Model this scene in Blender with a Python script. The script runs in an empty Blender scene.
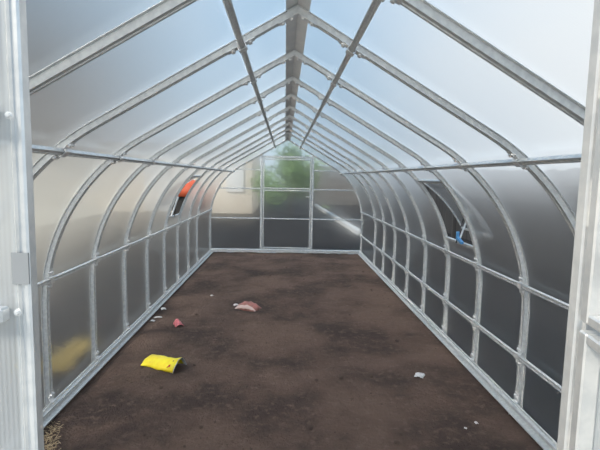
import bpy, bmesh, math, random
from mathutils import Vector, Matrix, noise
random.seed(7)
scene = bpy.context.scene
COL = scene.collection

# ------------------------------------------------------------------ camera
F, PITCH, ROLL, YAW = 452.0, 0.1041, 0.0201, 0.0351
cam_data = bpy.data.cameras.new('camera')
cam_data.sensor_width = 36.0
cam_data.lens = F / 600.0 * 36.0
cam_data.clip_start = 0.02
cam_data.clip_end = 500
cam = bpy.data.objects.new('camera', cam_data)
COL.objects.link(cam)
fwd0 = Vector((math.sin(YAW), math.cos(YAW), 0))
right0 = Vector((math.cos(YAW), -math.sin(YAW), 0))
up0 = Vector((0, 0, 1))
fwd = math.cos(PITCH) * fwd0 - math.sin(PITCH) * up0
up1 = math.cos(PITCH) * up0 + math.sin(PITCH) * fwd0
rgt = math.cos(ROLL) * right0 + math.sin(ROLL) * up1
upv = math.cos(ROLL) * up1 - math.sin(ROLL) * right0
m = Matrix.Identity(4)
for i in range(3):
    m[i][0], m[i][1], m[i][2] = rgt[i], upv[i], -fwd[i]
m.translation = Vector((-0.0441, 0.0, 1.476))
cam.matrix_world = m
scene.camera = cam

# ------------------------------------------------------------------ sky, sun, exposure
SUN_DIR = Vector((-0.62, -0.46, 0.64)).normalized()      # towards the sun
world = bpy.data.worlds.new('sky')
scene.world = world
world.use_nodes = True
nt = world.node_tree
for n in list(nt.nodes):
    nt.nodes.remove(n)


def nd(nt, kind, **kw):
    n = nt.nodes.new(kind)
    for k, v in kw.items():
        if k in n.inputs:
            n.inputs[k].default_value = v
        else:
            setattr(n, k, v)
    return n


def ramp(nt, stops, interp='EASE'):
    r = nt.nodes.new('ShaderNodeValToRGB')
    r.color_ramp.interpolation = interp
    els = r.color_ramp.elements
    els[0].position, els[0].color = stops[0][0], stops[0][1]
    els[1].position, els[1].color = stops[-1][0], stops[-1][1]
    for p, c in stops[1:-1]:
        e = els.new(p)
        e.color = c
    return r


def rgb(r, g, b):
    return (r, g, b, 1.0)


def mathn(nt, op, a=None, b=None, clamp=False):
    n = nt.nodes.new('ShaderNodeMath')
    n.operation = op
    n.use_clamp = clamp
    for i, v in enumerate((a, b)):
        if v is None:
            continue
        if isinstance(v, (int, float)):
            n.inputs[i].default_value = v
        else:
            nt.links.new(v, n.inputs[i])
    return n.outputs[0]


def mixc(nt, fac, a, b):
    n = nt.nodes.new('ShaderNodeMix')
    n.data_type = 'RGBA'
    for i, v in ((0, fac), (6, a), (7, b)):
        if isinstance(v, (int, float, tuple)):
            n.inputs[i].default_value = v
        else:
            nt.links.new(v, n.inputs[i])
    return n.outputs[2]


tc = nd(nt, 'ShaderNodeTexCoord')
sep = nd(nt, 'ShaderNodeSeparateXYZ')
nt.links.new(tc.outputs['Generated'], sep.inputs[0])
grad = ramp(nt, [(0.0, rgb(0.66, 0.78, 0.90)), (0.18, rgb(0.50, 0.72, 0.93)), (0.45, rgb(0.36, 0.63, 0.92)), (1.0, rgb(0.26, 0.52, 0.86))], 'LINEAR')
nt.links.new(sep.outputs[2], grad.inputs[0])
# thin bright cloud on the right-hand side of the sky
haze_dir = Vector((0.86, 0.30, 0.42)).normalized()
dot = nd(nt, 'ShaderNodeVectorMath', operation='DOT_PRODUCT')
nt.links.new(tc.outputs['Generated'], dot.inputs[0])
dot.inputs[1].default_value = haze_dir
h1 = mathn(nt, 'MULTIPLY_ADD', dot.outputs['Value'], 2.2)
h1.node.inputs[2].default_value = -1.05
h1.node.use_clamp = True
cl = nd(nt, 'ShaderNodeTexNoise', Scale=2.2, Detail=5.0, Roughness=0.55)
nt.links.new(tc.outputs['Generated'], cl.inputs['Vector'])
clr = ramp(nt, [(0.42, rgb(0, 0, 0)), (0.72, rgb(1, 1, 1))])
nt.links.new(cl.outputs[0], clr.inputs[0])
h2 = mathn(nt, 'MULTIPLY_ADD', clr.outputs[0], 0.35, clamp=True)
nt.links.new(h1, h2.node.inputs[2])
skyc = mixc(nt, h2, grad.outputs[0], rgb(0.98, 1.0, 1.0))
# dull grey cloud bank low on the left
gl_ = mathn(nt, 'MULTIPLY_ADD', sep.outputs[0], -3.6)
gl_.node.inputs[2].default_value = -0.62
gl_.node.use_clamp = True
gz_ = mathn(nt, 'MULTIPLY_ADD', sep.outputs[2], -1.7)
gz_.node.inputs[2].default_value = 1.35
gz_.node.use_clamp = True
gf_ = mathn(nt, 'MULTIPLY', gl_, gz_)
skyc = mixc(nt, gf_, skyc, rgb(0.165, 0.165, 0.16))
bg = nd(nt, 'ShaderNodeBackground', Strength=1.1)
nt.links.new(skyc, bg.inputs[0])
wo = nd(nt, 'ShaderNodeOutputWorld')
nt.links.new(bg.outputs[0], wo.inputs[0])

sun_data = bpy.data.lights.new('sun', 'SUN')
sun_data.energy = 4.0
sun_data.angle = math.radians(14)
sun_data.color = (1.0, 0.93, 0.82)
sun = bpy.data.objects.new('sun', sun_data)
COL.objects.link(sun)
sun.rotation_euler = SUN_DIR.to_track_quat('Z', 'Y').to_euler()
sun.location = SUN_DIR * 40

vs = scene.view_settings
vs.view_transform = 'Standard'
vs.look = 'None'
vs.exposure = 0.0
vs.gamma = 1.0
vs.use_curve_mapping = False
scene.cycles.transparent_max_bounces = 40
scene.cycles.max_bounces = 10
scene.cycles.transmission_bounces = 8
scene.cycles.use_denoising = True

# ------------------------------------------------------------------ materials
def new_mat(name):
    mt = bpy.data.materials.new(name)
    mt.use_nodes = True
    t = mt.node_tree
    for n in list(t.nodes):
        t.nodes.remove(n)
    o = t.nodes.new('ShaderNodeOutputMaterial')
    return mt, t, o


def principled(name, color, rough=0.6, metal=0.0, var=0.0, vscale=20.0, bump=0.0, bscale=60.0, color2=None, spec=0.5):
    mt, t, o = new_mat(name)
    p = nd(t, 'ShaderNodeBsdfPrincipled', Roughness=rough, Metallic=metal)
    p.inputs['Specular IOR Level'].default_value = spec
    t.links.new(p.outputs[0], o.inputs[0])
    c = nd(t, 'ShaderNodeTexCoord')
    if color2 is not None or var:
        nz = nd(t, 'ShaderNodeTexNoise', Scale=vscale, Detail=4.0)
        t.links.new(c.outputs['Object'], nz.inputs['Vector'])
        c2 = color2 or tuple(max(0, x * (1 - var)) for x in color)
        r = ramp(t, [(0.35, rgb(*color)), (0.65, rgb(*c2))])
        t.links.new(nz.outputs[0], r.inputs[0])
        t.links.new(r.outputs[0], p.inputs['Base Color'])
    else:
        p.inputs['Base Color'].default_value = rgb(*color)
    if bump:
        nb = nd(t, 'ShaderNodeTexNoise', Scale=bscale, Detail=5.0)
        t.links.new(c.outputs['Object'], nb.inputs['Vector'])
        b = nd(t, 'ShaderNodeBump', Strength=bump, Distance=0.01)
        t.links.new(nb.outputs[0], b.inputs['Height'])
        t.links.new(b.outputs[0], p.inputs['Normal'])
    return mt


ZINC = principled('galvanised_steel', (0.73, 0.74, 0.73), 0.40, 0.42, color2=(0.62, 0.63, 0.63), vscale=45, bump=0.05, bscale=90)
BOLT = principled('bright_zinc', (0.86, 0.86, 0.85), 0.35, 0.35, color2=(0.76, 0.76, 0.76), vscale=60)
JAMB = principled('galvanised_door_steel', (0.80, 0.80, 0.79), 0.40, 0.55, color2=(0.70, 0.71, 0.71), vscale=30, bump=0.04)
RIDGE = principled('ridge_steel', (0.86, 0.86, 0.85), 0.45, 0.2, color2=(0.80, 0.80, 0.80), vscale=12)


def polycarbonate(name, axis, clear=0.24, scatter=0.09, tint=(0.95, 0.97, 0.98), pitch=0.011, ior=1.10, back=0.5, ribs=0.4):
    """twin-wall sheet: a clear share, a share blurred by the channels, a scattering share, sheen, and the fine channels along one axis"""
    mt, t, o = new_mat(name)
    c = nd(t, 'ShaderNodeTexCoord')
    s = nd(t, 'ShaderNodeSeparateXYZ')
    t.links.new(c.outputs['Object'], s.inputs[0])
    w = mathn(t, 'MULTIPLY', s.outputs[axis], 2 * math.pi / pitch)
    w = mathn(t, 'SINE', w)
    rib = mathn(t, 'MULTIPLY_ADD', w, ribs * scatter)
    rib.node.inputs[2].default_value = scatter
    tr = nd(t, 'ShaderNodeBsdfTransparent', Color=rgb(*tint))
    rf = nd(t, 'ShaderNodeBsdfRefraction', Color=rgb(1, 1, 1), Roughness=0.95, IOR=ior)
    mt_ = nd(t, 'ShaderNodeMixShader', Fac=1.0 - clear)
    t.links.new(tr.outputs[0], mt_.inputs[1])
    t.links.new(rf.outputs[0], mt_.inputs[2])
    tl = nd(t, 'ShaderNodeBsdfTranslucent', Color=rgb(0.86, 0.88, 0.88))
    df = nd(t, 'ShaderNodeBsdfDiffuse', Color=rgb(0.80, 0.82, 0.82))
    m0 = nd(t, 'ShaderNodeMixShader', Fac=back)
    t.links.new(tl.outputs[0], m0.inputs[1])
    t.links.new(df.outputs[0], m0.inputs[2])
    m1 = nd(t, 'ShaderNodeMixShader')
    t.links.new(rib, m1.inputs[0])
    t.links.new(mt_.outputs[0], m1.inputs[1])
    t.links.new(m0.outputs[0], m1.inputs[2])
    lw = nd(t, 'ShaderNodeLayerWeight', Blend=0.5)
    f = mathn(t, 'POWER', lw.outputs['Facing'], 4.0)
    f = mathn(t, 'MULTIPLY_ADD', f, 0.5)
    f.node.inputs[2].default_value = 0.05
    gl = nd(t, 'ShaderNodeBsdfGlossy', Roughness=0.16, Color=rgb(0.95, 0.97, 0.98))
    m2 = nd(t, 'ShaderNodeMixShader')
    t.links.new(f, m2.inputs[0])
    t.links.new(m1.outputs[0], m2.inputs[1])
    t.links.new(gl.outputs[0], m2.inputs[2])
    t.links.new(m2.outputs[0], o.inputs[0])
    return mt


POLY_Y = polycarbonate('polycarbonate_over_arches', 1)
POLY_X = polycarbonate('polycarbonate_upright', 0, clear=0.40, scatter=0.02, ior=1.05, back=0.3)
POLY_FRONT = polycarbonate('polycarbonate_front', 0, clear=0.35, scatter=0.5, pitch=0.008, back=0.7, ribs=0.15)


def soil_material(name, a, b, c, scale=1.0):
    mt, t, o = new_mat(name)
    p = nd(t, 'ShaderNodeBsdfPrincipled', Roughness=0.95)
    p.inputs['Specular IOR Level'].default_value = 0.15
    t.links.new(p.outputs[0], o.inputs[0])
    co = nd(t, 'ShaderNodeTexCoord')
    n1 = nd(t, 'ShaderNodeTexNoise', Scale=1.3 * scale, Detail=6.0, Roughness=0.6)
    n2 = nd(t, 'ShaderNodeTexNoise', Scale=17 * scale, Detail=6.0, Roughness=0.65)
    for n in (n1, n2):
        t.links.new(co.outputs['Object'], n.inputs['Vector'])
    r1 = ramp(t, [(0.36, rgb(*a)), (0.64, rgb(*b))])
    t.links.new(n1.outputs[0], r1.inputs[0])
    r2 = ramp(t, [(0.50, rgb(0, 0, 0)), (0.75, rgb(1, 1, 1))])
    t.links.new(n2.outputs[0], r2.inputs[0])
    f = mathn(t, 'MULTIPLY', r2.outputs[0], 0.55)
    cc = mixc(t, f, r1.outputs[0], rgb(*c))
    t.links.new(cc, p.inputs['Base Color'])
    n3 = nd(t, 'ShaderNodeTexNoise', Scale=38 * scale, Detail=8.0, Roughness=0.7)
    t.links.new(co.outputs['Object'], n3.inputs['Vector'])
    b_ = nd(t, 'ShaderNodeBump', Strength=0.9, Distance=0.04)
    t.links.new(n3.outputs[0], b_.inputs['Height'])
    t.links.new(b_.outputs[0], p.inputs['Normal'])
    return mt


SOIL = soil_material('soil', (0.135, 0.092, 0.072), (0.060, 0.043, 0.037), (0.185, 0.132, 0.105))
CLOD = soil_material('soil_clod', (0.10, 0.072, 0.058), (0.07, 0.05, 0.043), (0.14, 0.105, 0.085), 3)

# ------------------------------------------------------------------ mesh helpers
def link_mesh(name, bm, mat, parent=None, smooth=False, toward=None):
    bmesh.ops.recalc_face_normals(bm, faces=bm.faces[:])
    if toward is not None:                       # open sheets: face the inside of the greenhouse
        tw = Vector(toward)
        for f in bm.faces:
            f.normal_update()
            if f.normal.dot(tw - f.calc_center_median()) < 0:
                f.normal_flip()
    me = bpy.data.meshes.new(name)
    bm.to_mesh(me)
    bm.free()
    for mm in (mat if isinstance(mat, (list, tuple)) else [mat]):
        me.materials.append(mm)
    if smooth:
        for p in me.polygons:
            p.use_smooth = True
    o = bpy.data.objects.new(name, me)
    COL.objects.link(o)
    if parent is not None:
        o.parent = parent
    return o


def tag(o, label, cat, group=None, kind=None):
    o['label'] = label
    o['category'] = cat
    if group:
        o['group'] = group
    if kind:
        o['kind'] = kind
    return o


def empty(name, loc=(0, 0, 0)):
    o = bpy.data.objects.new(name, None)
    o.empty_display_size = 0.1
    COL.objects.link(o)
    o.location = loc
    return o


def copy_tree(o, parent=None):
    c = o.copy()
    COL.objects.link(c)
    if parent is not None:
        c.parent = parent
    for ch in o.children:
        copy_tree(ch, c)
    return c


def box(bm, lo, hi):
    vs_ = [bm.verts.new((x, y, z)) for x in (lo[0], hi[0]) for y in (lo[1], hi[1]) for z in (lo[2], hi[2])]
    for f in ((0, 1, 3, 2), (4, 6, 7, 5), (0, 4, 5, 1), (2, 3, 7, 6), (0, 2, 6, 4), (1, 5, 7, 3)):
        bm.faces.new([vs_[i] for i in f])


def obox(bm, c, ax, ay, az, hx, hy, hz):
    """box with its own axes"""
    c, ax, ay, az = Vector(c), Vector(ax).normalized(), Vector(ay).normalized(), Vector(az).normalized()
    vs_ = [bm.verts.new(c + ax * (hx * i) + ay * (hy * j) + az * (hz * k)) for i in (-1, 1) for j in (-1, 1) for k in (-1, 1)]
    for f in ((0, 1, 3, 2), (4, 6, 7, 5), (0, 4, 5, 1), (2, 3, 7, 6), (0, 2, 6, 4), (1, 5, 7, 3)):
        bm.faces.new([vs_[i] for i in f])


def sweep(bm, rings, cap=True):
    vr = [[bm.verts.new(p) for p in ring] for ring in rings]
    n = len(vr[0])
    for a, b in zip(vr, vr[1:]):
        for i in range(n):
            bm.faces.new((a[i], a[(i + 1) % n], b[(i + 1) % n], b[i]))
    if cap:
        bm.faces.new(vr[0])
        bm.faces.new(list(reversed(vr[-1])))


def rod(bm, a, b, r, seg=8):
    a, b = Vector(a), Vector(b)
    d = (b - a).normalized()
    u = d.orthogonal().normalized()
    v = d.cross(u)
    sweep(bm, [[p + (u * math.cos(2 * math.pi * k / seg) + v * math.sin(2 * math.pi * k / seg)) * r for k in range(seg)] for p in (a, b)])


# ------------------------------------------------------------------ the arch curve
SLOPE = 0.58
TH = math.atan(SLOPE)
CX, CZ, R0 = 0.29, 0.63, 1.21
APEX = 2.205


def curve(off, n_arc=22):
    """right half of the arch, base to apex: points (x, z), inward normals; off = distance outside the purlin line"""
    R = R0 + off
    pts = [(CX + R, z) for z in (0.0, 0.16, 0.32, 0.48)]
    nrm = [(-1.0, 0.0)] * 4
    a_end = math.pi / 2 - TH
    for k in range(n_arc + 1):
        a = a_end * k / n_arc
        pts.append((CX + R * math.cos(a), CZ + R * math.sin(a)))
        nrm.append((-math.cos(a), -math.sin(a)))
    x1, z1 = pts[-1]
    # straight to the ridge
    for k in range(1, 9):
        x = x1 * (1 - k / 8)
        pts.append((x, z1 + (x1 - x) * SLOPE))
        nrm.append((-math.sin(TH), -math.cos(TH)))
    return pts, nrm


SHEET_OFF = 0.036


def at_height(z, off=SHEET_OFF):
    """x and inward normal of the right half where the curve passes height z"""
    pts, nrm = curve(off, 60)
    for (p, q, n, n2) in zip(pts, pts[1:], nrm, nrm[1:]):
        if p[1] <= z <= q[1]:
            t = (z - p[1]) / max(1e-9, q[1] - p[1])
            nx, nz = n[0] + t * (n2[0] - n[0]), n[1] + t * (n2[1] - n[1])
            l = math.hypot(nx, nz)
            return p[0] + t * (q[0] - p[0]), (nx / l, nz / l)
    return pts[-1][0], nrm[-1]


S = 0.6945
D1 = 2.105
Y_ARCH = [D1 + (i - 1) * S for i in range(0, 11)]         # arches between front and back walls (0..10)
Y_BACK = D1 + 10 * S
Y_ARCH = Y_ARCH[:-1]
Y_ARCH[0] += 0.045
Y_FRONT = 0.745
FLOOR_Z = -0.05

# ------------------------------------------------------------------ floor and ground
bm = bmesh.new()
NX, NY = 110, 300
X0, X1, YF0, YF1 = -1.56, 1.56, Y_FRONT - 0.03, Y_BACK + 0.05
grid = []
for j in range(NY + 1):
    row = []
    for i in range(NX + 1):
        x = X0 + (X1 - X0) * i / NX
        y = YF0 + (YF1 - YF0) * j / NY
        h = 0.018 * noise.noise((x * 1.7, y * 1.7, 0)) + 0.012 * noise.noise((x * 6, y * 6, 3)) + 0.007 * noise.noise((x * 17, y * 17, 9))
        e = min(1.0, max(0.0, (1.5 - abs(x)) / 0.25))
        row.append(bm.verts.new((x, y, FLOOR_Z + h * (0.35 + 0.65 * e))))
    grid.append(row)
for j in range(NY):
    for i in range(NX):
        bm.faces.new((grid[j][i], grid[j][i + 1], grid[j + 1][i + 1], grid[j + 1][i]))
floor = tag(link_mesh('floor', bm, SOIL, smooth=True), 'bare trodden brown soil inside the greenhouse', 'floor', kind='structure')


def floor_h(x, y):
    h = 0.018 * noise.noise((x * 1.7, y * 1.7, 0)) + 0.012 * noise.noise((x * 6, y * 6, 3)) + 0.007 * noise.noise((x * 17, y * 17, 9))
    e = min(1.0, max(0.0, (1.5 - abs(x)) / 0.25))
    return FLOOR_Z + h * (0.35 + 0.65 * e)


# ground outside: dry pale earth on the left, dark turned earth elsewhere
mt, t, o = new_mat('outside_earth')
p = nd(t, 'ShaderNodeBsdfPrincipled', Roughness=0.95)
p.inputs['Specular IOR Level'].default_value = 0.1
t.links.new(p.outputs[0], o.inputs[0])
co = nd(t, 'ShaderNodeTexCoord')
sp = nd(t, 'ShaderNodeSeparateXYZ')
t.links.new(co.outputs['Object'], sp.inputs[0])
wob = nd(t, 'ShaderNodeTexNoise', Scale=0.8, Detail=4.0)
t.links.new(co.outputs['Object'], wob.inputs['Vector'])
yb = mathn(t, 'MAXIMUM', sp.outputs[1], 3.0)
yb = mathn(t, 'MULTIPLY_ADD', yb, 0.30)
t.links.new(sp.outputs[0], yb.node.inputs[2])
xx = mathn(t, 'MULTIPLY_ADD', wob.outputs[0], 1.2)
t.links.new(yb, xx.node.inputs[2])
fl = nd(t, 'ShaderNodeMapRange')
fl.inputs['From Min'].default_value = -3.4
fl.inputs['From Max'].default_value = -0.7
t.links.new(xx, fl.inputs['Value'])
nz = nd(t, 'ShaderNodeTexNoise', Scale=3.0, Detail=6.0)
t.links.new(co.outputs['Object'], nz.inputs['Vector'])
pale = ramp(t, [(0.35, rgb(0.46, 0.40, 0.31)), (0.65, rgb(0.38, 0.32, 0.25))])
dark = ramp(t, [(0.35, rgb(0.030, 0.028, 0.028)), (0.65, rgb(0.020, 0.019, 0.020))])
t.links.new(nz.outputs[0], pale.inputs[0])
t.links.new(nz.outputs[0], dark.inputs[0])
cc = mixc(t, fl.outputs[0], pale.outputs[0], dark.outputs[0])
# unseen pale ground before the doorway, added to bounce light inside
yf = nd(t, 'ShaderNodeMapRange')
yf.inputs['From Min'].default_value = 0.30
yf.inputs['From Max'].default_value = 0.62
t.links.new(sp.outputs[1], yf.inputs['Value'])
bounce_ground = ramp(t, [(0.35, rgb(0.66, 0.64, 0.60)), (0.65, rgb(0.58, 0.56, 0.52))])
t.links.new(nz.outputs[0], bounce_ground.inputs[0])
cc = mixc(t, yf.outputs[0], bounce_ground.outputs[0], cc)
t.links.new(cc, p.inputs['Base Color'])
OUT = mt
bm = bmesh.new()
G = 60.0
xs = [-G, X0 - 0.0, X1 + 0.0, G]
ys = [-12.0, YF0, YF1, 90.0]
vv = [[bm.verts.new((x, y, FLOOR_Z)) for x in xs] for y in ys]
for j in range(3):
    for i in range(3):
        if i == 1 and j == 1:
            continue
        bm.faces.new((vv[j][i], vv[j][i + 1], vv[j + 1][i + 1], vv[j + 1][i]))
tag(link_mesh('ground', bm, OUT), 'open earth around the greenhouse seen through the sheets', 'ground', kind='structure')

# ------------------------------------------------------------------ sheets: walls and ceiling
SHP, SHN = curve(SHEET_OFF, 40)
SHP = [(SHP[0][0], -0.045)] + SHP
Z_EAVE = at_height(1.590)[0]
SPLIT = next(i for i, q in enumerate(SHP) if q[1] >= 1.60)
YS = [Y_FRONT] + Y_ARCH + [Y_BACK + 0.02]
VENT_ZB, VENT_ZT = 0.945, 1.475


def sheet(side, seg0, seg1, hole_bay=None):
    bm = bmesh.new()
    pts = SHP[seg0:seg1 + 1]
    # insert the exact vent heights so that the hole is clean
    if hole_bay is not None:
        new = []
        for a, b in zip(pts, pts[1:]):
            new.append(a)
            for z in (VENT_ZB, VENT_ZT):
                if a[1] < z < b[1]:
                    tt = (z - a[1]) / (b[1] - a[1])
                    new.append((a[0] + tt * (b[0] - a[0]), z))
        new.append(pts[-1])
        pts = new
    cols = [[bm.verts.new((side * x, y, z)) for (x, z) in pts] for y in YS]
    for j in range(len(YS) - 1):
        for k in range(len(pts) - 1):
            zc = 0.5 * (pts[k][1] + pts[k + 1][1])
            if hole_bay == j and VENT_ZB < zc < VENT_ZT:
                continue
            bm.faces.new((cols[j][k], cols[j + 1][k], cols[j + 1][k + 1], cols[j][k + 1]))
    return bm


# bay j lies between YS[j] and YS[j+1];  YS[1] = arch 0
BAY_R, BAY_L = 4, 7
tag(link_mesh('wall_left', sheet(-1, 0, SPLIT, BAY_L), POLY_Y, smooth=True, toward=(0, 5, 1.0)), 'curved clear polycarbonate side of the greenhouse on the left', 'wall', kind='structure')
tag(link_mesh('wall_right', sheet(1, 0, SPLIT, BAY_R), POLY_Y, smooth=True, toward=(0, 5, 1.0)), 'curved clear polycarbonate side of the greenhouse on the right', 'wall', kind='structure')
bm = sheet(-1, SPLIT, len(SHP) - 1)
b2 = sheet(1, SPLIT, len(SHP) - 1)
me_tmp = bpy.data.meshes.new('tmp')
b2.to_mesh(me_tmp)
b2.free()
bm.from_mesh(me_tmp)
bpy.data.meshes.remove(me_tmp)
tag(link_mesh('ceiling', bm, POLY_Y, smooth=True, toward=(0, 5, 1.0)), 'pitched clear polycarbonate roof showing the blue sky', 'roof', kind='structure')


# ------------------------------------------------------------------ steel sections
HAT = [(-.039, .004), (-.024, .0045), (-.020, .027), (-.010, .027), (-.007, .0235), (.007, .0235), (.010, .027), (.020, .027), (.024, .0045), (.039, .004), (.039, .002), (-.039, .002)]


def arch_half(side, y, off=SHEET_OFF - 0.003, z0=-0.01):
    bm = bmesh.new()
    pts, nrm = curve(off)
    pts[0] = (pts[0][0], z0)
    rings = []
    for k, ((x, z), (nx, nz)) in enumerate(zip(pts, nrm)):
        rings.append([Vector((side * (x + nx * v), y + u, z + nz * v)) for (u, v) in HAT])
    # mitre at the ridge: last ring straight under the apex line
    last = []
    x, z = pts[-1]
    for (u, v) in HAT:
        last.append(Vector((0, y + u, z - v / math.cos(TH))))
    rings[-1] = last
    sweep(bm, rings)
    return bm


def bracket_bm(side, x, z, n, plate=0.046, hump=True):
    """plate straddling a purlin, tabs up and down along the arch; around (x, z) on the sheet line, y = 0"""
    bm = bmesh.new()
    nx, nz = side * n[0], n[1]
    N = Vector((nx, 0, nz))
    T = Vector((-nz, 0, nx))
    Y = Vector((0, 1, 0))
    c = Vector((side * x, 0, z))
    for s_ in (-1, 1):
        obox(bm, c + N * 0.0315 + T * (s_ * plate * 0.92), T, Y, N, 0.026, 0.024, 0.0015)
        obox(bm, c + N * 0.041 + T * (s_ * 0.0185), T, Y, N, 0.0015, 0.024, 0.0095)
        obox(bm, c + N * 0.033 + T * (s_ * plate * 0.92) + Y * 0.0, T, Y, N, 0.007, 0.036, 0.001)
    obox(bm, c + N * 0.0515, T, Y, N, 0.0195, 0.024, 0.0012)
    return bm


def bolt_bm(c, N, r=0.0088, h=0.008):
    bm = bmesh.new()
    N = Vector(N).normalized()
    u = N.orthogonal().normalized()
    v = N.cross(u)
    c = Vector(c)
    def ring(rr, d, k0=0.0, seg=6):
        return [c + N * d + (u * math.cos(2 * math.pi * (k + k0) / seg) + v * math.sin(2 * math.pi * (k + k0) / seg)) * rr for k in range(seg)]
    sweep(bm, [ring(r * 1.5, 0, seg=6), ring(r * 1.5, 0.0015), ring(r, 0.0016), ring(r, h), ring(r * 0.75, h + 0.0015)])
    return bm


def add_bracket(parent, side, x, z, n):
    br = link_mesh('bracket', bracket_bm(side, x, z, n), BOLT, parent)
    N = Vector((side * n[0], 0, n[1]))
    T = Vector((-n[1], 0, side * n[0]))
    c = Vector((side * x, 0, z))
    for s_ in (-1, 1):
        for yy in (-0.014, 0.014):
            link_mesh('bolt', bolt_bm(c + N * 0.033 + T * (s_ * 0.044) + Vector((0, yy, 0)), N), BOLT, br)


PURLIN_Z = {'roof': 2.085, 'eave': 1.600, 'rail': 0.822, 'low': 0.3436}
LEVEL = {k: at_height(z + 0.0) for k, z in PURLIN_Z.items()}

ORD = ['first', 'second', 'third', 'fourth', 'fifth', 'sixth', 'seventh', 'eighth', 'ninth', 'tenth']
arch0 = empty('steel_arch', (0, Y_ARCH[0], 0))
for side in (-1, 1):
    link_mesh('rafter', arch_half(side, 0.0), ZINC, arch0)
# folded joint plate at the ridge
bm = bmesh.new()
zt = APEX + SHEET_OFF / math.cos(TH)
zt = curve(SHEET_OFF)[0][-1][1]
for side in (-1, 1):
    N = Vector((-side * math.sin(TH), 0, -math.cos(TH)))
    T = Vector((side * math.cos(TH), 0, -math.sin(TH)))
    obox(bm, Vector((0, 0, zt)) + N * 0.0318 + T * 0.058, T, (0, 1, 0), N, 0.058, 0.0195, 0.0014)
rp = link_mesh('joint_plate', bm, BOLT, arch0)
for side in (-1, 1):
    N = Vector((-side * math.sin(TH), 0, -math.cos(TH)))
    T = Vector((side * math.cos(TH), 0, -math.sin(TH)))
    for d in (0.05, 0.095):
        link_mesh('bolt', bolt_bm(Vector((0, 0, zt)) + N * 0.033 + T * d, N), BOLT, rp)
for lev in ('roof', 'eave', 'rail', 'low'):
    x, n = LEVEL[lev]
    for side in (-1, 1):
        if lev == 'low' and side == -1:
            continue
        add_bracket(arch0, side, x, PURLIN_Z[lev], n)
# feet: a clip over the base rail and a short ground peg
for side in (-1, 1):
    bm = bmesh.new()
    xc = CX + R0 + SHEET_OFF
    obox(bm, (side * (xc - 0.0295), 0.0, 0.066), (1, 0, 0), (0, 1, 0), (0, 0, 1), 0.0015, 0.024, 0.033)
    obox(bm, (side * (xc - 0.040), 0.0, 0.0335), (1, 0, 0), (0, 1, 0), (0, 0, 1), 0.011, 0.024, 0.0015)
    obox(bm, (side * (xc - 0.0295), 0.0, 0.055), (1, 0, 0), (0, 1, 0), (0, 0, 1), 0.001, 0.033, 0.008)
    ft = link_mesh('base_clip', bm, BOLT, arch0)
    for yy in (-0.014, 0.014):
        link_mesh('bolt', bolt_bm((side * (xc - 0.031), yy, 0.072), (-side, 0, 0)), BOLT, ft)
    bm = bmesh.new()
    obox(bm, (side * 1.478, 0.0, -0.09), (1, 0, 0), (0, 1, 0), (0, 0, 1), 0.0025, 0.012, 0.055)
    obox(bm, (side * 1.470, 0.0, -0.09), (1, 0, 0), (0, 1, 0), (0, 0, 1), 0.008, 0.002, 0.055)
    link_mesh('ground_peg', bm, ZINC, arch0)
for i, y in enumerate(Y_ARCH):
    a = arch0 if i == 0 else copy_tree(arch0)
    a.location = (0, y, 0)
    if i == 0:
        lab = 'galvanised steel arch nearest the doorway, its apex above the view'
    elif i == 1:
        lab = 'galvanised steel arch with the nearest visible apex, second arch from the doorway'
    elif i == len(Y_ARCH) - 1:
        lab = 'last galvanised steel arch, standing just before the back wall'
    else:
        lab = f'galvanised steel arch, {ORD[i]} one counted from the doorway'
    tag(a, lab, 'arch', 'steel arches of the greenhouse')

CHAN = [(-.013, .0295), (-.013, .049), (-.006, .049), (-.0045, .0465), (.0045, .0465), (.006, .049), (.013, .049), (.013, .0295)]


def purlin_bm(side, x, z, n, y0, y1):
    bm = bmesh.new()
    N = Vector((side * n[0], 0, n[1]))
    T = Vector((-n[1], 0, side * n[0]))
    c = Vector((side * x, 0, z))
    sweep(bm, [[c + N * v + T * u + Vector((0, y, 0)) for (u, v) in CHAN] for y in (y0, y1)])
    return bm


PL = [
    ('roof', -1, 'thin steel purlin along the left roof slope beside the ridge'),
    ('roof', 1, 'thin steel purlin along the right roof slope beside the ridge'),
    ('eave', -1, 'steel purlin at the left eave where wall curves into roof'),
    ('eave', 1, 'steel purlin at the right eave where wall curves into roof'),
    ('rail', -1, 'steel rail halfway up the left side wall'),
    ('rail', 1, 'upper of the two steel rails along the right side wall'),
    ('low', 1, 'lower steel rail on the right side wall, close above the soil'),
]
for lev, side, lab in PL:
    x, n = LEVEL[lev]
    tag(link_mesh('purlin', purlin_bm(side, x, PURLIN_Z[lev], n, Y_FRONT + 0.055, Y_BACK - 0.03), ZINC), lab, 'purlin', 'long steel purlins')

# ridge: a folded flat strip under the sheets
bm = bmesh.new()
sec = []
for u in (-0.052, 0.0, 0.052):
    sec.append((u, zt - 0.0012 - abs(u) * SLOPE))
low = [(u, z - 0.0012) for (u, z) in reversed(sec)]
sweep(bm, [[Vector((u, y, z)) for (u, z) in sec + low] for y in (Y_FRONT + 0.02, Y_BACK)])
tag(link_mesh('ridge_strip', bm, RIDGE), 'wide grey folded ridge strip along the top of the roof', 'ridge')

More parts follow.
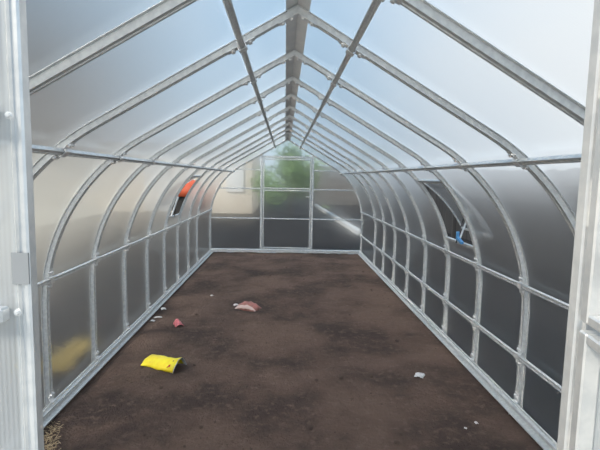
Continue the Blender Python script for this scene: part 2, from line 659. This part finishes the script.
# base rails along the ground
BASE = [(0.012, .030), (.004, .030), (.004, .014), (-.014, .012), (-.014, -.008), (.004, -.012), (.004, -.020), (-.034, -.030), (-.036, -.024), (-.040, -.026), (-.038, -.036), (.012, -.026)]
for side, lab in ((-1, 'galvanised base rail along the soil at the foot of the left wall'), (1, 'galvanised base rail along the soil at the foot of the right wall')):
    bm = bmesh.new()
    sweep(bm, [[Vector((side * (1.490 + u), y, v)) for (u, v) in BASE] for y in (Y_FRONT + 0.05, Y_BACK - 0.02)])
    tag(link_mesh('base_rail', bm, ZINC), lab, 'base rail', 'base rails')


# ------------------------------------------------------------------ vents in the side walls
def make_vent(name, side, bay, open_deg, label):
    y0, y1 = YS[bay] + 0.034, YS[bay + 1] - 0.034
    root = empty(name, (0, 0, 0))
    tag(root, label, 'window', 'side vents', 'structure')
    pts = [q for q in curve(SHEET_OFF, 60)[0] if VENT_ZB < q[1] < VENT_ZT]
    xb, nb = at_height(VENT_ZB)
    xt, nt_ = at_height(VENT_ZT)
    pts = [(xb, VENT_ZB)] + pts + [(xt, VENT_ZT)]
    # fixed cross bars at sill and head
    for (x, z, n) in ((xb, VENT_ZB, nb), (xt, VENT_ZT, nt_)):
        bm = bmesh.new()
        N = Vector((side * n[0], 0, n[1]))
        T = Vector((-n[1], 0, side * n[0]))
        c = Vector((side * x, 0, z))
        sweep(bm, [[c + N * v + T * u + Vector((0, y, 0)) for (u, v) in [(-.012, .0), (-.012, .02), (.012, .02), (.012, .0)]] for y in (YS[bay] + 0.018, YS[bay + 1] - 0.018)])
        link_mesh('cross_bar', bm, ZINC, root)
    # leaf: hinged at the head, swung outwards
    hinge = Vector((side * xt, 0, VENT_ZT))
    ang = math.radians(open_deg) * (-side)
    rot = Matrix.Rotation(ang, 3, 'Y')
    def turn(v):
        return hinge + rot @ (v - hinge)
    bm = bmesh.new()
    lo = [[bm.verts.new(turn(Vector((side * (x + 0.006), y, z)))) for (x, z) in pts] for y in (y0, y1)]
    hi = [[bm.verts.new(turn(Vector((side * (x + 0.012), y, z)))) for (x, z) in pts] for y in (y0, y1)]
    for k in range(len(pts) - 1):
        bm.faces.new((lo[0][k], lo[1][k], lo[1][k + 1], lo[0][k + 1]))
    pane = link_mesh('pane', bm, POLY_Y, root, smooth=True)
    # steel leaf frame round the pane
    bm = bmesh.new()
    for y in (y0, y1):
        rings = []
        for (x, z) in pts:
            rings.append([turn(Vector((side * (x + d), y + u, z))) for (u, d) in ((-.009, -.006), (.009, -.006), (.009, .005), (-.009, .005))])
        sweep(bm, rings)
    for (x, z) in (pts[0], pts[-1]):
        rings = [[turn(Vector((side * (x + d), y, z + u))) for (u, d) in ((-.009, -.006), (.009, -.006), (.009, .005), (-.009, .005))] for y in (y0, y1)]
        sweep(bm, rings)
    link_mesh('leaf_frame', bm, ZINC, root)
    return root, turn, (xb, nb), (xt, nt_), y0, y1


STRUT = principled('white_strut', (0.85, 0.86, 0.86), 0.4, 0.1)
BLUE = principled('blue_plastic', (0.10, 0.32, 0.62), 0.4)
BLACK = principled('black_metal', (0.02, 0.02, 0.022), 0.5)

root, turn, (xb, nb), (xt, nt_), y0, y1 = make_vent('window_1', 1, BAY_R, 15, 'open vent in the right wall with a blue clip on its stay')
ym = 0.5 * (y0 + y1) - 0.02
end = turn(Vector((xb - 0.01, ym, VENT_ZB + 0.16)))
bm = bmesh.new()
rod(bm, (xb - 0.03, ym, VENT_ZB + 0.01), (end.x - 0.02, ym + 0.03, end.z), 0.008)
rod(bm, (end.x - 0.02, ym + 0.03, end.z), (end.x, ym + 0.03, end.z + 0.05), 0.012)
link_mesh('stay', bm, STRUT, root)
bm = bmesh.new()
rod(bm, (xb - 0.03, ym + 0.06, VENT_ZB - 0.01), (xb + 0.08, ym + 0.16, VENT_ZB + 0.26), 0.006)
link_mesh('stay_arm', bm, BLACK, root)
bm = bmesh.new()
obox(bm, (xb - 0.035, ym - 0.03, VENT_ZB + 0.026), (0, 1, 0.3), (1, 0, 0), (0, -0.3, 1), 0.06, 0.012, 0.011)
obox(bm, (xb - 0.035, ym + 0.02, VENT_ZB + 0.060), (0, 1, 0), (1, 0, 0), (0, 0, 1), 0.011, 0.011, 0.035)
cb = link_mesh('clip', bm, BLUE, root)
cb['label'] = 'blue plastic clip'

root, turn, (xb, nb), (xt, nt_), y0, y1 = make_vent('window_2', -1, BAY_L, 22, 'open vent in the left wall held by a white stay')
bm = bmesh.new()
ysb = y0 + 0.10
end = turn(Vector((-(xb - 0.015), ysb, VENT_ZB + 0.10)))
rod(bm, (-(xb - 0.03), ysb, VENT_ZB + 0.015), (-(xb - 0.11), ysb + 0.04, VENT_ZB + 0.26), 0.011)
rod(bm, (-(xb - 0.03), ysb - 0.09, VENT_ZB + 0.02), (-(xb - 0.03), ysb + 0.015, VENT_ZB + 0.02), 0.009)
rod(bm, (-(xb - 0.11), ysb + 0.04, VENT_ZB + 0.26), (end.x, ysb + 0.06, end.z + 0.02), 0.008)
link_mesh('stay', bm, STRUT, root)
bm = bmesh.new()
rod(bm, (-(xb - 0.02), ysb + 0.22, VENT_ZB + 0.0), (-(xb - 0.08), ysb + 0.05, VENT_ZB + 0.22), 0.006)
link_mesh('stay_arm', bm, BLACK, root)

# ------------------------------------------------------------------ end walls
Z_MID, Z_LOW, Z_HEAD, DOOR_H = 1.245, 0.65, 1.62, 1.875
DW = 0.49


def wall_outline():
    pts = curve(SHEET_OFF, 40)[0]
    pts = [(pts[0][0], -0.045)] + pts
    return [(x, z) for (x, z) in pts] + [(-x, z) for (x, z) in reversed(pts[:-1])]


# back wall: one sheet with its frame
bm = bmesh.new()
vs_ = [bm.verts.new((x, Y_BACK + 0.02, z)) for (x, z) in wall_outline()]
bm.faces.new(vs_)
back = tag(link_mesh('wall_back', bm, POLY_X, toward=(0, 5, 1)), 'far end wall of clear sheet with a door in its middle', 'wall', kind='structure')


def bar(name, lo, hi, parent, mat=ZINC):
    bm = bmesh.new()
    box(bm, lo, hi)
    bmesh.ops.bevel(bm, geom=bm.edges[:], offset=0.003, segments=1, affect='EDGES')
    return link_mesh(name, bm, mat, parent)


for side in (-1, 1):
    link_mesh('end_arch', arch_half(side, Y_BACK - 0.012), ZINC, back)
yb0, yb1 = Y_BACK - 0.012, Y_BACK + 0.014
xr = lambda z: at_height(z)[0] - 0.03
for side in (-1, 1):
    a, b = sorted((side * (DW + 0.0), side * (DW + 0.04)))
    bar('post', (a, yb0 - 0.005, -0.03), (b, yb1, 2.24 - SLOPE * (DW + 0.02) - 0.03), back)
    for z in (Z_LOW, Z_MID, Z_HEAD):
        a, b = sorted((side * (DW + 0.04), side * xr(z)))
        bar('wing_bar', (a, yb0, z - 0.012), (b, yb1, z + 0.012), back)
bar('lintel', (-DW, yb0, DOOR_H - 0.018), (DW, yb1, DOOR_H + 0.022), back)
bar('sill', (-1.5, Y_BACK - 0.06, -0.03), (1.5, Y_BACK + 0.014, 0.028), back)

door2 = empty('door_2', (0, Y_BACK, 0))
tag(door2, 'closed sheet-filled door in the middle of the far end wall', 'door', kind='structure')
for x in (-DW + 0.022, DW - 0.022):
    bar('stile', (x - 0.012, -0.016, 0.045), (x + 0.012, 0.010, DOOR_H - 0.03), door2)
for z in (0.058, Z_LOW, Z_MID - 0.03, Z_MID + 0.012, DOOR_H - 0.045):
    bar('cross_rail', (-DW + 0.034, -0.014, z - 0.011), (DW - 0.034, 0.008, z + 0.011), door2)
bm = bmesh.new()
obox(bm, (DW - 0.022, -0.022, 1.10), (1, 0, 0), (0, 1, 0), (0, 0, 1), 0.012, 0.006, 0.05)
rod(bm, (DW - 0.022, -0.022, 1.10), (DW - 0.022, -0.055, 1.10), 0.006)
rod(bm, (DW - 0.022, -0.055, 1.10), (DW - 0.11, -0.055, 1.10), 0.007)
link_mesh('latch', bm, BOLT, door2)

JP = [(0.0, 0.0), (0.0, .019), (.003, .022), (.026, .022), (.028, .020), (.028, .003), (.026, 0.0), (.020, -.002), (.017, .003), (.012, .003), (.009, -.002), (.004, -.002)]
JX = {-1: 0.4605, 1: 0.4625}
# front wall: two wing sheets beside the doorway, gable above
bm = bmesh.new()
ol = curve(SHEET_OFF, 40)[0]
for side in (-1, 1):
    xd = JX[side] + 0.022
    pts = [(xd, -0.045), (ol[0][0], -0.045)] + ol[:-1] + [(0, ol[-1][1]), (0, DOOR_H + 0.02), (xd, DOOR_H + 0.02)]
    bm.faces.new([bm.verts.new((side * x, Y_FRONT, z)) for (x, z) in pts])
front = tag(link_mesh('wall_front', bm, POLY_FRONT, toward=(0, -5, 1)), 'pale ribbed sheet and steel framing on both sides of the doorway', 'wall', kind='structure')
for side in (-1, 1):
    link_mesh('end_arch', arch_half(side, Y_FRONT + 0.035), ZINC, front)
for side in (-1, 1):
    bm = bmesh.new()
    sweep(bm, [[Vector((side * (JX[side] + u), Y_FRONT + 0.002 + v, z)) for (u, v) in JP] for z in (-0.05, 2.24 - SLOPE * 0.52 - 0.03)])
    jb = link_mesh('door_jamb', bm, JAMB, front)
    for z in (Z_LOW, Z_MID, 1.565):
        a, b = sorted((side * (JX[side] + 0.033), side * xr(z)))
        bar('wing_bar', (a, Y_FRONT - 0.026, z - 0.012), (b, Y_FRONT - 0.002, z + 0.012), front, JAMB)
        bm2 = bolt_bm((side * (JX[side] + 0.022), Y_FRONT + 0.0, z), (0, -1, 0), 0.0045, 0.005)
        link_mesh('bolt', bm2, BOLT, jb)
bar('lintel', (-JX[-1], Y_FRONT + 0.004, DOOR_H - 0.018), (JX[1], Y_FRONT + 0.04, DOOR_H + 0.022), front, JAMB)
# grey plate standing in for a shadow-like reflection on the left jamb
bm = bmesh.new()
box(bm, (-0.4885, Y_FRONT - 0.002, 1.293), (-0.4615, Y_FRONT + 0.0015, 1.345))
kp = link_mesh('reflection_plate', bm, principled('reflection_grey', (0.42, 0.43, 0.44), 0.4, 0.5), front)
kp['label'] = 'darker grey plate standing in for a reflection'

# the open door leaf on the right, in an upper and a lower half
door1 = empty('door_1', (0.4765, Y_FRONT - 0.012, 0))
tag(door1, 'white sheet-filled door leaf in two halves, standing open on the right', 'door', kind='structure')
door1.rotation_euler = (0, 0, math.radians(-99.7))
# local +x runs from the hinge along the leaf
LW = 0.95
def leaf_half(name, z0, z1):
    fr = None
    for (lo, hi) in (((0.0, -0.014, z0), (0.026, 0.014, z1)), ((LW - 0.026, -0.014, z0), (LW, 0.014, z1)), ((0.026, -0.014, z0), (LW - 0.026, 0.014, z0 + 0.018)), ((0.026, -0.014, z1 - 0.018), (LW - 0.026, 0.014, z1))):
        nm = 'stile' if (hi[2] - lo[2]) > 0.1 else 'cross_rail'
        bar(nm, lo, hi, door1, JAMB)
    bm = bmesh.new()
    box(bm, (0.004, 0.0145, z0 + 0.004), (LW - 0.004, 0.019, z1 - 0.004))
    link_mesh('panel', bm, POLY_DOORX, door1)
    for zz in (z0 + 0.2, z1 - 0.2):
        bm = bmesh.new()
        rod(bm, (-0.006, 0.0, zz - 0.04), (-0.006, 0.0, zz + 0.04), 0.009)
        link_mesh('hinge', bm, BOLT, door1)
POLY_DOORX = polycarbonate('polycarbonate_leaf', 0, clear=0.35, scatter=0.5, pitch=0.009, back=0.65, ribs=0.15)
bm = bmesh.new()
box(bm, (0.075, -0.004, 1.318), (0.081, 0.0142, 1.362))
link_mesh('latch', bm, BLACK, door1)
leaf_half('lower', 0.0, 1.228)
leaf_half('upper', 1.243, DOOR_H - 0.02)

# ------------------------------------------------------------------ litter on the soil
def pix(u, v, z=FLOOR_Z):
    """point on the soil seen at a place of the photograph"""
    d = fwd * F + rgt * (u - 300) - upv * (v - 225)
    k = (z - m.translation.z) / d.z
    return m.translation + d * k


YELLOW = principled('yellow_film', (0.95, 0.78, 0.03), 0.38, color2=(0.90, 0.68, 0.02), vscale=18, bump=0.25, bscale=25)
RED = principled('red_print', (0.65, 0.06, 0.03), 0.5)
WHITE = principled('white_scrap', (0.72, 0.70, 0.68), 0.6, color2=(0.5, 0.48, 0.47), vscale=60)
PINK = principled('pink_film', (0.62, 0.16, 0.17), 0.5, color2=(0.42, 0.10, 0.11), vscale=40)
PACK = principled('pink_brown_wrap', (0.34, 0.13, 0.11), 0.5, color2=(0.22, 0.09, 0.075), vscale=25, bump=0.2)
PACKW = principled('pale_edge', (0.50, 0.38, 0.34), 0.6)


def solid_sheet(name, fn, nu, nv, th, mat, parent=None):
    """bent sheet given by fn(u, v) with real thickness"""
    bm = bmesh.new()
    g = [[bm.verts.new(fn(i / nu, j / nv)) for j in range(nv + 1)] for i in range(nu + 1)]
    for i in range(nu):
        for j in range(nv):
            bm.faces.new((g[i][j], g[i + 1][j], g[i + 1][j + 1], g[i][j + 1]))
    bmesh.ops.recalc_face_normals(bm, faces=bm.faces[:])
    bmesh.ops.solidify(bm, geom=bm.faces[:], thickness=th)
    return link_mesh(name, bm, mat, parent, smooth=True)


# yellow bag: a bent half-tube of film open towards the right
pa, pb = pix(149, 362), pix(178.5, 371)
ctr = (pa + pb) / 2
bag = empty('plastic_bag', (ctr.x, ctr.y, floor_h(ctr.x, ctr.y) - 0.004))
ax = (pb - pa)
L = Vector((ax.x, ax.y, 0)).length * 1.02
bag.rotation_euler = (0, 0, math.atan2(ax.y, ax.x))
tag(bag, 'crumpled yellow plastic bag with red print lying on the soil', 'bag')


def bag_pt(u, v):
    x = (u - 0.5) * L
    a = math.pi * (0.06 + 0.88 * v)
    rr = 0.092 * (1.0 + 0.10 * math.sin(5 * u + 1))
    hh = (0.050 + 0.050 * u ** 1.2)
    y = -math.cos(a) * rr + 0.010 * math.sin(7 * u)
    z = math.sin(a) * hh
    k = noise.noise((u * 5, v * 5, 2)) * 0.010
    return Vector((x + 0.012 * math.sin(a * 2) - 0.016 * (v - .5), y, max(0.004, z + k)))


solid_sheet('film', bag_pt, 26, 18, 0.002, YELLOW, bag)
solid_sheet('inner_film', lambda u, v: bag_pt(0.93 + u * 0.085, v) + Vector((0, 0, -0.003)), 4, 18, 0.0015, WHITE, bag)['label'] = 'white inner face at the open end'
for k, (u, v, s_) in enumerate(((0.86, 0.17, 0.012), (0.90, 0.36, 0.006), (0.82, 0.13, 0.006))):
    solid_sheet('print', lambda a, b: bag_pt(u + (a - .5) * s_ * 4.5, v + (b - .5) * s_ * 7) + Vector((0, -0.0022, 0.0022)), 4, 4, 0.0006, RED if k != 1 else principled('brown_print', (0.35, 0.22, 0.05), 0.5), bag)

# crumpled pinkish wrapper further back
pc = pix(248.5, 308.5)
w = 1.25 * (pix(260, 309) - pix(241, 309)).length
pk = empty('wrapper', (pc.x, pc.y, floor_h(pc.x, pc.y)))
pk.rotation_euler = (0, 0, -0.45)
tag(pk, 'crumpled pinkish brown wrapper with pale edges on the dark soil', 'wrapper')


def pk_pt(u, v):
    x = (u - .5) * w * 1.0
    y = (v - .5) * w * 0.62
    z = 0.085 * (math.sin(math.pi * min(1, max(0, u))) ** .5) * (math.sin(math.pi * v) ** .5) + 0.018 * noise.noise((u * 6, v * 6, 1))
    return Vector((x + 0.01 * noise.noise((v * 5, 0, 7)), y, max(0.003, z)))


solid_sheet('body', pk_pt, 16, 12, 0.002, PACK, pk)
solid_sheet('pale_band', lambda u, v: pk_pt(u, 0.02 + 0.14 * v) + Vector((0, -0.003, 0.003)), 16, 4, 0.001, PACKW, pk)
solid_sheet('pale_band', lambda u, v: pk_pt(0.0 + 0.14 * u, v) + Vector((-0.002, 0, 0.003)), 4, 12, 0.001, PACKW, pk)


def scrap(name, u, v, lx, ly, mat, label, cat, rot=0.0, curl=0.3, hump=0.02, seed=0, group=None):
    c = pix(u, v)
    o_ = solid_sheet(name, lambda a, b: Vector(((a - .5) * lx * (1 + 0.25 * noise.noise((b * 3, seed, 0))), (b - .5) * ly * (1 + 0.4 * noise.noise((a * 3, seed, 5))), 0.004 + hump * math.sin(math.pi * a) * (0.4 + 0.6 * b) + 0.008 * abs(noise.noise((a * 4, b * 4, seed))))), 8, 6, 0.0015, mat)
    o_.location = (c.x, c.y, floor_h(c.x, c.y))
    o_.rotation_euler = (0.0, 0, rot)
    return tag(o_, label, cat, group)


scrap('plastic_scrap', 178.5, 325, 0.085, 0.11, PINK, 'small pinkish red plastic scrap on the soil on the left', 'scrap', 0.5, hump=0.05, seed=1)
scrap('paper_scrap', 236, 305.5, 0.06, 0.05, WHITE, 'tiny pale scrap just left of the pinkish wrapper', 'scrap', 0.3, hump=0.012, seed=2)
scrap('paper_scrap', 163.5, 309.5, 0.055, 0.06, WHITE, 'pale scrap near the left base rail, furthest of the three there', 'scrap', 0.4, hump=0.012, seed=3)
scrap('paper_scrap', 158, 317.7, 0.085, 0.025, WHITE, 'long thin pale scrap near the left base rail', 'scrap', 0.2, hump=0.01, seed=4)
scrap('paper_scrap', 152.5, 321, 0.05, 0.03, WHITE, 'pale scrap closest to the left base rail', 'scrap', -0.3, hump=0.01, seed=5)
scrap('paper_scrap', 419.5, 377, 0.07, 0.075, WHITE, 'greyish white paper scrap on the soil towards the right wall', 'scrap', -0.5, hump=0.012, seed=6)
scrap('paper_scrap', 476.5, 423, 0.02, 0.02, WHITE, 'tiny white crumb nearest the right base rail', 'scrap', 0.2, hump=0.006, seed=8)
scrap('paper_scrap', 465.5, 429.5, 0.014, 0.016, WHITE, 'tiny pale crumb left of the white crumb by the right rail', 'scrap', 0.9, hump=0.004, seed=9)
scrap('paper_scrap', 212, 296, 0.04, 0.03, WHITE, 'small grey scrap on the dark soil left of the wrapper', 'scrap', 0.9, hump=0.008, seed=10)

# crumbs of soil: nobody could count them
bm = bmesh.new()
for k in range(900):
    x, y = random.uniform(-1.40, 1.40), Y_FRONT + 0.1 + (Y_BACK - Y_FRONT - 0.3) * random.random() ** 1.3
    if y < 2.9 and x < -1.0 or y < 1.6:
        continue
    if (Vector((x, y)) - Vector((pix(249, 308).x, pix(249, 308).y))).length < 0.3:
        x += 0.7
    r = random.uniform(0.003, 0.010) * (2.0 if random.random() < 0.08 else 1)
    mtx = Matrix.Translation((x, y, floor_h(x, y) + r * 0.25)) @ Matrix.Rotation(random.random() * 6.28, 4, 'Z') @ Matrix.Diagonal((r * random.uniform(.8, 1.6), r, r * random.uniform(.5, .9), 1))
    bmesh.ops.create_icosphere(bm, subdivisions=1, radius=1.0, matrix=mtx)
for v in bm.verts:
    v.co += Vector((noise.noise(v.co * 90), noise.noise(v.co * 90 + Vector((5, 5, 5))), 0)) * 0.002
tag(link_mesh('soil_crumbs', bm, CLOD, smooth=False), 'loose crumbs of soil scattered over the floor', 'soil', kind='stuff')
# dry straw in the near left corner
STRAW = principled('straw', (0.42, 0.33, 0.20), 0.8, color2=(0.30, 0.22, 0.13), vscale=30)
bm = bmesh.new()
for k in range(260):
    c = pix(random.gauss(50, 5), random.uniform(418, 470))
    if c.x < -1.44 or c.y < Y_FRONT + 0.12:
        continue
    a = random.random() * 6.28
    l = random.uniform(0.01, 0.035)
    z = floor_h(c.x, c.y)
    rod(bm, (c.x, c.y, z + 0.002), (c.x + math.cos(a) * l, c.y + math.sin(a) * l, z + random.uniform(0.003, 0.02)), 0.0014, 5)
tag(link_mesh('dry_straw', bm, STRAW), 'short dry straw on the soil in the near left corner', 'straw', kind='stuff')

# ------------------------------------------------------------------ outside, seen through the sheets
PLASTER = principled('beige_plaster', (0.86, 0.76, 0.62), 0.9, color2=(0.72, 0.62, 0.50), vscale=1.2)
WHITEP = principled('white_paint', (0.82, 0.82, 0.80), 0.6)
ROOFM = principled('grey_roof', (0.30, 0.30, 0.31), 0.7, var=0.2, vscale=4)
house = empty('house', (-4.6, 18.8, FLOOR_Z))
tag(house, 'pale beige house beyond the far wall on the left', 'house')
bm = bmesh.new()
box(bm, (-3.0, 0, 0), (3.2, 5.5, 2.8))
link_mesh('wall', bm, PLASTER, house)
bm = bmesh.new()
sweep(bm, [[Vector((x, -0.4, 2.78)), Vector((x, 5.9, 2.78)), Vector((x, 2.75, 3.3))] for x in (-3.3, 3.5)])
link_mesh('roof', bm, ROOFM, house)
bm = bmesh.new()
box(bm, (2.15, -0.06, 0.9), (2.85, 0.02, 2.5))
wn = link_mesh('window', bm, WHITEP, house)
bm = bmesh.new()
box(bm, (-1.2, -0.06, 0.05), (-0.2, 0.02, 2.1))
link_mesh('door', bm, WHITEP, house)

# low sandy bank far out on the left
SAND = principled('pale_sand', (0.66, 0.58, 0.46), 0.95, color2=(0.56, 0.49, 0.38), vscale=0.5, bump=0.3, bscale=3)
bm = bmesh.new()
prof = [(-30, 3.9), (-22, 3.7), (-17, 3.3), (-14, 2.5), (-11, 1.3), (-8.5, 0.45), (-7, 0.0)]
rows = []
for j in range(41):
    y = -14 + j * 2.4
    k = 0.25 * noise.noise((j * 0.35, 1.3, 0))
    rows.append([bm.verts.new((x, y, FLOOR_Z - 0.02 + z * (1 + k * 0.5))) for (x, z) in prof])
for a_, b_ in zip(rows, rows[1:]):
    for i in range(len(prof) - 1):
        bm.faces.new((a_[i], a_[i + 1], b_[i + 1], b_[i]))
tag(link_mesh('embankment', bm, SAND, smooth=True), 'low pale sandy bank far outside the left wall', 'bank', kind='structure')

# dark board fences on the right and behind
mt, t, o = new_mat('dark_boards')
p = nd(t, 'ShaderNodeBsdfPrincipled', Roughness=0.85)
t.links.new(p.outputs[0], o.inputs[0])
co = nd(t, 'ShaderNodeTexCoord')
mp = nd(t, 'ShaderNodeMapping')
mp.inputs['Scale'].default_value = (7, 7, 0.6)
t.links.new(co.outputs['Object'], mp.inputs[0])
nz = nd(t, 'ShaderNodeTexNoise', Scale=1.0, Detail=3.0)
t.links.new(mp.outputs[0], nz.inputs['Vector'])
r = ramp(t, [(0.35, rgb(0.048, 0.048, 0.050)), (0.65, rgb(0.030, 0.031, 0.034))])
t.links.new(nz.outputs[0], r.inputs[0])
t.links.new(r.outputs[0], p.inputs['Base Color'])
BOARDS = mt


def fence(name, loc, rot, length, h, label, mat):
    f = empty(name, loc)
    f.rotation_euler = (0, 0, rot)
    tag(f, label, 'fence', 'board fences')
    bm = bmesh.new()
    n = int(length / 0.15)
    for k in range(n):
        x = -length / 2 + k * 0.15
        box(bm, (x + 0.003, -0.012 + 0.004 * (k % 2), 0.05), (x + 0.147, 0.012 + 0.004 * (k % 2), h + 0.02 * math.sin(k * 1.7)))
    link_mesh('boards', bm, mat, f)
    k = -length / 2
    while k <= length / 2:
        bm = bmesh.new()
        box(bm, (k - 0.045, 0.02, 0), (k + 0.045, 0.11, h + 0.02))
        link_mesh('post', bm, mat, f)
        k += 2.5
    return f


fence('board_fence', (4.6, 8.0, FLOOR_Z), math.pi / 2, 22.0, 1.75, 'dark board fence running along outside the right wall', BOARDS)
GREYB = principled('weathered_boards', (0.22, 0.195, 0.17), 0.85, var=0.3, vscale=3)
fence('board_fence', (7.2, 25.5, FLOOR_Z), 0.0, 12.0, 2.2, 'weathered brownish fence beyond the far wall on the right', GREYB)

# tree behind
LEAF = principled('leaves', (0.15, 0.25, 0.07), 0.6, color2=(0.24, 0.34, 0.12), vscale=3)
BARK = principled('bark', (0.12, 0.085, 0.06), 0.9, var=0.3, vscale=15, bump=0.4)


def tree(loc, h, crown, n, label, seed, trunk_r=0.09):
    rnd = random.Random(seed)
    tr = empty('tree', loc)
    tag(tr, label, 'tree', 'trees outside')
    bm = bmesh.new()
    segs = 7
    rings = []
    for k in range(segs + 1):
        z = h * 0.75 * k / segs
        r_ = trunk_r * (1 - 0.75 * k / segs)
        ox, oy = 0.08 * math.sin(k * 1.1 + seed), 0.08 * math.cos(k * .9 + seed)
        rings.append([Vector((ox + r_ * math.cos(a * math.pi / 4), oy + r_ * math.sin(a * math.pi / 4), z)) for a in range(8)])
    sweep(bm, rings)
    for k in range(9):
        z = h * (0.3 + 0.05 * k)
        a = k * 2.4
        rod(bm, (0, 0, z), (math.cos(a) * crown * .7, math.sin(a) * crown * .7, z + crown * .5), trunk_r * .25, 6)
    link_mesh('trunk', bm, BARK, tr)
    bm = bmesh.new()
    clumps = [(Vector((rnd.gauss(0, .42), rnd.gauss(0, .42), rnd.gauss(0, .38))), rnd.uniform(.28, .5)) for _ in range(26)]
    for k in range(n):
        c, rr = rnd.choice(clumps)
        d = Vector((rnd.gauss(0, 1), rnd.gauss(0, 1), rnd.gauss(0, 1))).normalized() * rr * rnd.random() ** .4
        q = c + d
        pos = Vector((q.x * crown, q.y * crown, h * 0.62 + q.z * h * 0.40))
        if pos.z < h * .18:
            continue
        s_ = rnd.uniform(.05, .10)
        e1 = Vector((rnd.gauss(0, 1), rnd.gauss(0, 1), rnd.gauss(0, .6))).normalized()
        e2 = e1.orthogonal().normalized()
        bm.faces.new([bm.verts.new(pos + x_) for x_ in (e1 * s_, e2 * s_ * .45, -e1 * s_, -e2 * s_ * .45)])
    link_mesh('foliage', bm, LEAF, tr)
    return tr


tree((0.25, 16.6, FLOOR_Z), 2.75, 1.2, 4200, 'bushy green tree beyond the door in the far wall', 3)
tree((5.4, 30.0, FLOOR_Z), 3.4, 2.0, 3500, 'green tree behind the weathered fence on the far right', 5)

# orange tarpaulin over a heap, glimpsed through the left vent
ORANGE = principled('orange_tarpaulin', (0.72, 0.13, 0.05), 0.55, color2=(0.60, 0.10, 0.04), vscale=3, bump=0.3, bscale=6)
DARKW = principled('dark_crate_wood', (0.05, 0.045, 0.04), 0.8, var=0.3, vscale=6)
cr = empty('crate', (-2.98, 14.0, FLOOR_Z))
tag(cr, 'dark crate under the orange tarpaulin outside the left wall', 'crate')
for (lo, hi) in (((-.42, -.42, 0), (-.40, .42, .88)), ((.40, -.42, 0), (.42, .42, .88)), ((-.40, -.42, 0), (.40, -.40, .88)), ((-.40, .40, 0), (.40, .42, .88))):
    bar('side_panel', lo, hi, cr, DARKW)
bar('lid', (-.42, -.42, .88), (.42, .42, .90), cr, DARKW)
tp = solid_sheet('tarpaulin', lambda u, v: Vector(((u - .5) * 0.98, (v - .5) * 0.98, 0.52 * (max(0, math.sin(math.pi * u)) ** .4) * (max(0, math.sin(math.pi * v)) ** .4) + 0.04 * noise.noise((u * 6, v * 6, 0)))), 22, 22, 0.006, ORANGE)
tp.location = (-2.98, 14.0, FLOOR_Z + 0.90)
tag(tp, 'orange red tarpaulin heaped on a dark crate, glimpsed through the left vent', 'tarpaulin')

# yellow dry grass just outside the near left sheet
YG = principled('dry_grass', (0.52, 0.39, 0.12), 0.8, color2=(0.48, 0.35, 0.10), vscale=20)
bm = bmesh.new()
for k in range(240):
    x, y = random.gauss(-1.85, 0.035), random.uniform(3.4, 4.0)
    a_, l = random.random() * 6.28, random.uniform(0.05, 0.14)
    x = min(x, -1.70)
    rod(bm, (x, y, FLOOR_Z), (x + math.cos(a_) * l, y + math.sin(a_) * l, FLOOR_Z + random.uniform(0.01, 0.05)), 0.004, 4)
tag(link_mesh('dry_grass', bm, YG), 'yellow dry grass showing blurred through the lowest left sheet', 'grass', kind='stuff')

# pale plank edging on the ground behind the far wall
a, b = Vector((2.02, 12.3, FLOOR_Z)), Vector((1.62, 24.6, FLOOR_Z))
bm = bmesh.new()
d = (b - a)
obox(bm, (a + b) / 2 + Vector((0, 0, 0.06)), d, d.cross(Vector((0, 0, 1))), (0, 0, 1), d.length / 2, 0.09, 0.06)
tag(link_mesh('plank', bm, WHITEP), 'long pale plank lying outside behind the far wall', 'plank')
